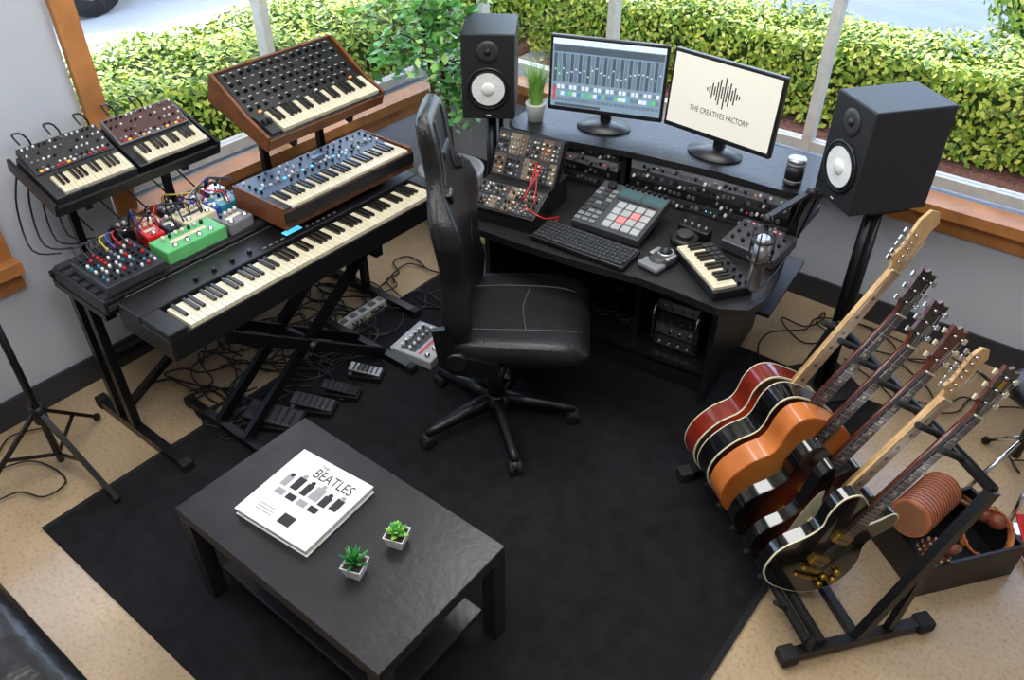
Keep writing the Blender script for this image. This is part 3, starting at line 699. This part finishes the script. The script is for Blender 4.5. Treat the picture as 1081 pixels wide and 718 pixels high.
        for x_,y_ in((.1,.07),(.135,.105),(.085,.105),(.12,.14)): o.lathe([(.012,0),(.010,.016)],gold if kind=='lp' else cream,T(x_,y_,.003),seg=12)
        if kind=='lp':
            o.prism(smoothpoly([(.04,.15),(.06,.14),(.075,.25),(.05,.27),(.04,.2)],3),.007,.009,black if i==0 else cream)
    U=(Vv*lean+Vector((0,0,math.sqrt(1-lean*lean)))); U.normalize(); S=U.cross(Nn)
    B=O6-Nn*(SP*i)+Vector((0,0,.125))
    M=Matrix(((S.x,U.x,Nn.x,B.x),(S.y,U.y,Nn.y,B.y),(S.z,U.z,Nn.z,B.z),(0,0,0,1)))
    return o.done(M)
maple=mat('maple_neck',(208,168,116),.35,var=.15); mahog=mat('mahogany',(92,40,24),.25,var=.2,coat=.5)
gb=mat('gloss_black',(13,13,15),.12,coat=1)
b1=burst('burst_red',(222,110,50),(186,50,22),(30,10,8)); b2=burst('burst_brown',(196,100,46),(80,30,18),(14,9,9)); nat=burst('natural_top',(226,146,72),(216,130,58),(196,108,46)); b4=burst('burst_dark',(120,50,26),(40,18,14),(12,9,9))
guitar(5,'ac',b1,mat('red_mahogany',(120,36,22),.2,var=.2,coat=.6),maple,maple,cream,length=1.18,fret=maple,lean=.50,bass=True)
guitar(4,'ac',b2,gb,mahog,gb,cream,length=1.08,lean=.53)
guitar(3,'ac',nat,mat('orange_wood',(200,114,52),.3,var=.15,scale=8,coat=.5),mahog,gb,None,length=1.03,lean=.54)
guitar(2,'lp',b4,gb,mahog,mahog,None,length=1.01)
guitar(1,'st',b4,gb,maple,maple,None,fret=maple,length=.99)
guitar(0,'lp',gb,gb,mahog,gb,cream,length=1.02)
o=Ob('guitar_rack')
def G(n,v,z): return O6+Nn*n+Vv*v+Vector((0,0,z))
NF,NB=.18,-.65
for n in(NF,NB):
    o.beam(G(n,-.07,.035),G(n,.44,.035),.035,.035,blackm)
    for v in(-.07,.44): o.box(G(n,v,.036),(.06,.06,.046),rubber,rot=(0,0,52),bev=.008)
    o.beam(G(n,.18,.04),G(n,.44,.70),.032,.032,blackm); o.beam(G(n,.0,.04),G(n,.0,.10),.03,.03,blackm)
    o.beam(G(n,.30,.05),G(n,.34,.45),.025,.025,blackm)
o.beam(G(NF,.18,.045),G(NB,.18,.045),.03,.03,blackm); 
o.cyl(G(NF,.05,.06),G(NB,.05,.06),.018,rubber); o.cyl(G(NF,-.01,.09),G(NB,-.01,.09),.016,rubber); o.cyl(G(NF,.44,.70),G(NB,.44,.70),.018,blackm)
for k in range(7):
    n=SP*.5-SP*k; o.cyl(G(n,.44,.70),G(n,.33,.77),.011,rubber); o.cyl(G(n,-.01,.09),G(n,-.07,.15),.009,rubber)
o.done()
# percussion crate
o=Ob('percussion_crate')
CM=T(*G(-.08,.70,0),0,0,math.degrees(math.atan2(Vv.y,Vv.x)))
for sy in(-1,1): o.box((0,sy*.14,.08),(.40,.015,.16),black,bev=.003)
for sx in(-1,1): o.box((sx*.195,0,.08),(.015,.27,.16),black,bev=.003)
o.box((0,0,.012),(.38,.27,.02),black); o.done(CM)
terr=mat('terracotta_wood',(190,110,70),.45,var=.25,scale=30)
ringm=mat('drum_ring',(140,76,46),.5)
o=Ob('wooden_drum'); o.M=T(-.10,.05,.25,78,0,-62)
o.lathe([(.055,-.15),(.07,-.14),(.07,.14),(.066,.15)],terr,seg=26); o.lathe([(.066,.14),(.060,.152)],mat('drumskin',(150,100,70),.6),seg=26)
for k in range(13): o.torus((0,0,-.13+.0215*k),.070,.003,ringm)
o.M=Matrix(); o.done(CM)
o=Ob('tambourine'); o.M=T(.10,-.06,.16,40,-15,0); o.lathe([(.085,-.02),(.09,-.02),(.09,.02),(.085,.02),(.085,-.02)],terr,seg=30,cap=False)
for k in range(8): o.cyl((.088*math.cos(k*.785),.088*math.sin(k*.785),-.004),(.088*math.cos(k*.785),.088*math.sin(k*.785),.004),.014,gold,seg=10)
o.M=Matrix(); o.done(CM)
o=Ob('shekere_gourd'); o.M=T(-.12,-.075,.13,30,20,0); gd=mat('gourd',(120,66,44),.5); o.sph((0,0,0),.055,gd); o.cyl((0,0,.05),(0,0,.11),.022,gd,r1=.013)
for k in range(70):
    a=k*2.4; z=-.05+.10*k/70; r_=math.sqrt(max(0,.055**2-z*z)); o.sph((r_*math.cos(a),r_*math.sin(a),z),.005,cream,seg=6)
o.M=Matrix(); o.done(CM)
o=Ob('maracas')
for a,x,y in((20,.11,.09),(-15,.15,.05)):
    o.M=T(x,y,.16,70,a,0); o.sph((0,0,.1),.03,mat('maraca_brown',(120,60,36),.4),1.2); o.cyl((0,0,-.08),(0,0,.08),.009,wood)
o.M=Matrix(); o.done(CM)
o=Ob('drum_throne'); o.lathe([(.11,.44),(.13,.46),(.13,.50),(.11,.52),(.02,.525)],leather,seg=28); o.cyl((0,0,.15),(0,0,.45),.018,blackm)
for k in range(3):
    a=k*2.094; o.cyl((0,0,.25),(.22*math.cos(a),.22*math.sin(a),.02),.01,chrome,seg=8); o.sph((.22*math.cos(a),.22*math.sin(a),.018),.018,rubber)
o.done(T(.16,3.02,0))
o=Ob('kick_pedal'); o.box((0,0,.012),(.09,.26,.016),chrome,bev=.003); o.box((0,0,.05),(.075,.24,.01),red,rot=(14,0,0),bev=.002)
for sx in(-1,1): o.cyl((sx*.05,.11,.01),(sx*.05,.11,.20),.009,chrome)
o.cyl((-.05,.11,.19),(.05,.11,.19),.008,chrome); o.cyl((0,.11,.19),(0,.03,.33),.005,chrome); o.sph((0,.02,.34),.028,black)
o.done(T(.33,2.70,0,0,0,30))
# ---------------- mic stand (left)
o=Ob('microphone_stand'); cx,cy=-2.87,.68
o.cyl((cx,cy,.08),(cx,cy,.95),.014,blackm); o.cyl((cx,cy,.9),(cx,cy,1.5),.009,blackm); o.cyl((cx,cy,.30),(cx,cy,.38),.026,blackm); o.cyl((cx,cy,.88),(cx,cy,.96),.02,blackm)
for a in(8,128,250):
    c,s_=math.cos(R(a)),math.sin(R(a)); o.beam((cx+.02*c,cy+.02*s_,.34),(cx+.31*c,cy+.31*s_,.03),.02,.014,blackm); o.beam((cx+.01*c,cy+.01*s_,.12),(cx+.17*c,cy+.17*s_,.17),.012,.01,blackm)
    o.sph((cx+.31*c,cy+.31*s_,.03),.017,rubber)
o.beam((cx,cy,1.5),(cx+.1,cy-.5,1.75),.016,.016,blackm); o.lathe([(.012,0),(.024,.1),(.026,.13),(.01,.16)],dgrey,T(cx+.1,cy-.5,1.75,60,0,0))
o.done()
# ---------------- floor pedals
def fpedal(x,y,rz,w,d,m,kind):
    o=Ob('expression_pedal' if kind else 'multi_effects_unit')
    if kind:
        o.box((0,0,.015),(w,d,.03),black,bev=.004); o.box((0,0,.048),(w*.85,d*.95,.014),m,rot=(8,0,0),bev=.004)
        for i in range(6): o.box((0,-d*.35+i*d*.13,.056+.0115*(i-2.7)*.3),(w*.7,.006,.004),rubber,rot=(8,0,0))
    else:
        o.box((0,0,.025),(w,d,.05),m,bev=.006); o.M=T(0,0,.025,0,0,0)
        for i in range(4): o.lathe([(.014,0),(.014,.008),(.009,.016)],chrome,T(-w*.36+i*w*.24,-d*.33,.025),seg=12)
        o.rect(0,d*.12,w*.8,d*.35,.0256,dgrey); knobs(o,-w*.35,w*.35,6,d*.3,d*.1,2,.026,.008,[white,silver])
        o.rect(0,-d*.15,w*.8,d*.06,.0257,red); o.M=Matrix()
    return o.done(T(x,y,.013,0,0,rz))
fpedal(-2.27,2.19,98,.25,.24,mat('effects_silver',(168,170,172),.4),0)
for x,y,w,d,m in((-2.43,1.40,.13,.25,dgrey),(-2.36,1.56,.09,.2,dgrey),(-2.335,1.70,.07,.18,black),(-2.34,1.86,.07,.16,silver)): fpedal(x,y,118,w,d,m,1)
o=Ob('power_strip'); o.box((-2.72,2.2,.02),(.06,.35,.04),white,bev=.006)
for k in range(5): o.box((-2.72,2.07+k*.065,.042),(.03,.035,.004),grey)
o.done()
o=Ob('floor_cables')
def wander(x,y,n,st,xr,yr,z=.009):
    a=random.uniform(0,6.28); p=[]
    for k in range(n):
        p.append((x,y,z+random.uniform(0,.012))); a+=random.uniform(-1.3,1.3); x+=st*math.cos(a); y+=st*math.sin(a)
        if not xr[0]<x<xr[1]: x=min(max(x,xr[0]),xr[1]); a=math.pi-a
        if not yr[0]<y<yr[1]: y=min(max(y,yr[0]),yr[1]); a=-a
    return p
for i in range(20): o.tube(wander(random.uniform(-3.0,-2.6),random.uniform(1.15,2.4),16,.1,(-3.1,-2.5),(1.2,2.75),.012),.0045,random.choice([black,black,black,dgrey]),seg=5)
for i in range(7): o.tube(wander(random.uniform(-2.7,-2.5),random.uniform(1.8,2.5),12,.09,(-2.85,-2.3),(1.6,2.75),.02),.004,black,seg=5)
for i in range(5): o.tube(wander(random.uniform(-.9,.3),random.uniform(3.2,3.6),14,.12,(-1.0,.9),(3.1,3.7),.012),.004,black,seg=5)
o.tube(wander(-3.1,.5,12,.12,(-3.25,-2.8),(.3,.9),.012),.004,black,seg=5)
o.done()
o=Ob('keyboard_cables')
for i in range(8):
    y=random.uniform(1.1,2.3); o.tube([(-3.07,y,.76),(-3.2,y+.05,.66),(-3.14,y+random.uniform(-.1,.1),.4),(-3.07,y+random.uniform(-.2,.2),.15),(-3.02,y,.02)],.0045,black,seg=5)
for i in range(4):
    y=1.05+.05*i; o.tube([(-3.22,y,1.1),(-3.27,y-.03,.95),(-3.2,y-.06,.8),(-3.09,y,.8)],.004,black,seg=5)
for i in range(5):
    y=1.1+.12*i; o.tube([(-3.22,y,1.2),(-3.26,y,1.23),(-3.29,y+.06,1.18),(-3.27,y+.08,.95),(-3.1,y+.1,.83)],.004,black,seg=5)
o.done()
o=Ob('desk_cables')
for i in range(14):
    x=random.uniform(-.3,.1); o.tube([DM@Vector((min(.09,x+random.uniform(-.1,.2)),.40+random.uniform(0,.3),.17+random.uniform(0,.03))) for k in range(9)],.004,random.choice([black,dgrey,grey if i==0 else black]),seg=5)
o.done()
# ---------------- tree
o=Ob('potted_tree'); o.lathe([(.15,0),(.19,.36),(.195,.38),(.175,.38),(.17,.34)],mat('planter_grey',(206,206,208),.6),seg=30); o.lathe([(.17,.33),(.001,.34)],MATS['soil'],cap=False)
bark=mat('bark',(96,74,54),.8,var=.3); tl=leafmat('tree_leaves',(60,134,56),(112,180,84),(180,222,130))
V=[];F=[]
for tr in range(3):
    x0,y0=.03*math.cos(tr*2.1),.03*math.sin(tr*2.1); o.tube([(x0,y0,.33),(x0*1.5,y0*1.5-.04,.7),(x0*1+.03,y0*2-.10,1.1),(x0*3,y0*3-.14,1.7)],.011,bark)
    for k in range(15):
        z=.78+k*.08; a=random.uniform(0,6.28); L=random.uniform(.24,.36)*(1 if k<10 else .7); p0=Vector((x0*2,y0*2-.08*(z-.3),z)); d=Vector((math.cos(a),math.sin(a),.45))
        p1=p0+d*L*.5+Vector((0,0,.03)); p2=p0+d*L+Vector((0,0,-.04)); o.tube([p0,p1,p2],.004,bark,seg=5)
        for q in range(62):
            t=random.uniform(.2,1.05); c=p0.lerp(p2,t)+Vector((random.gauss(0,.05),random.gauss(0,.05),random.gauss(0,.055)))
            leaf(V,F,c,random.uniform(.045,.08),Vector((random.uniform(-.7,.7),random.uniform(-.7,.7),1)).normalized())
V=[Vector((min(max(p.x,-.30),.33),min(p.y,.42),p.z)) for p in V]
o.add(V,F,tl); o.done(T(-2.98,3.20,0))
# ---------------- leather armchair
wl=mat('wrinkled_leather',(26,26,28),.3,bump=1.0,bscale=9,coat=.2)
o=Ob('leather_armchair')
o.box((-1.95,.08,.30),(.95,.25,.54),wl,bev=.09); o.box((-1.95,-.82,.30),(.95,.25,.54),wl,bev=.09); o.box((-1.9,-.37,.2),(.85,.68,.30),wl,bev=.04); o.box((-1.86,-.37,.42),(.78,.66,.16),wl,bev=.06); o.box((-2.38,-.37,.5),(.26,1.1,.76),wl,bev=.09)
for x in(-2.3,-1.6):
    for y in(.05,-.8): o.cyl((x,y,0),(x,y,.05),.03,black)
o.done()
# ---------------- lights
w=bpy.data.worlds.new('World'); sc.world=w; w.use_nodes=True; nt=w.node_tree; bg=nt.nodes['Background']
sky=nt.nodes.new('ShaderNodeTexSky'); sky.sky_type='NISHITA'; sky.sun_disc=False; sky.sun_elevation=R(55); sky.sun_rotation=R(-45)
nt.links.new(sky.outputs[0],bg.inputs[0]); bg.inputs[1].default_value=.75
sun=bpy.data.lights.new('sun','SUN'); sun.energy=6.5; sun.angle=R(2); sun.color=(1,.95,.86); so=bpy.data.objects.new('sun',sun); sc.collection.objects.link(so)
d=Vector((.5,-.5,-1.05)); so.rotation_euler=d.to_track_quat('-Z','Y').to_euler()
def area(x,y,z,sx,sy,e,col,rot=(0,0,0)):
    l=bpy.data.lights.new('added_fill_light','AREA'); l.shape='RECTANGLE'; l.size=sx; l.size_y=sy; l.energy=e; l.color=col
    ob=bpy.data.objects.new('added_fill_light',l); ob.location=(x,y,z); ob.rotation_euler=tuple(R(a) for a in rot); sc.collection.objects.link(ob)
area(-1.6,2.6,3.17,1.8,1.0,50,(1,.99,.97)); area(-.2,.6,3.17,1.8,1.0,46,(1,.99,.97)); area(-2.0,.3,3.17,1.4,1.0,38,(1,.99,.97))  # invisible fill lamps added under the ceiling to brighten the interior
cam=bpy.data.cameras.new('camera'); co=bpy.data.objects.new('camera',cam); sc.collection.objects.link(co); sc.camera=co
cam.sensor_width=36; cam.lens=28.64; cam.clip_start=.05; co.location=(0,0,2.5); co.rotation_euler=(R(52.1),0,R(38.3))
sc.view_settings.view_transform='Standard'; sc.view_settings.look='None'; sc.view_settings.exposure=0
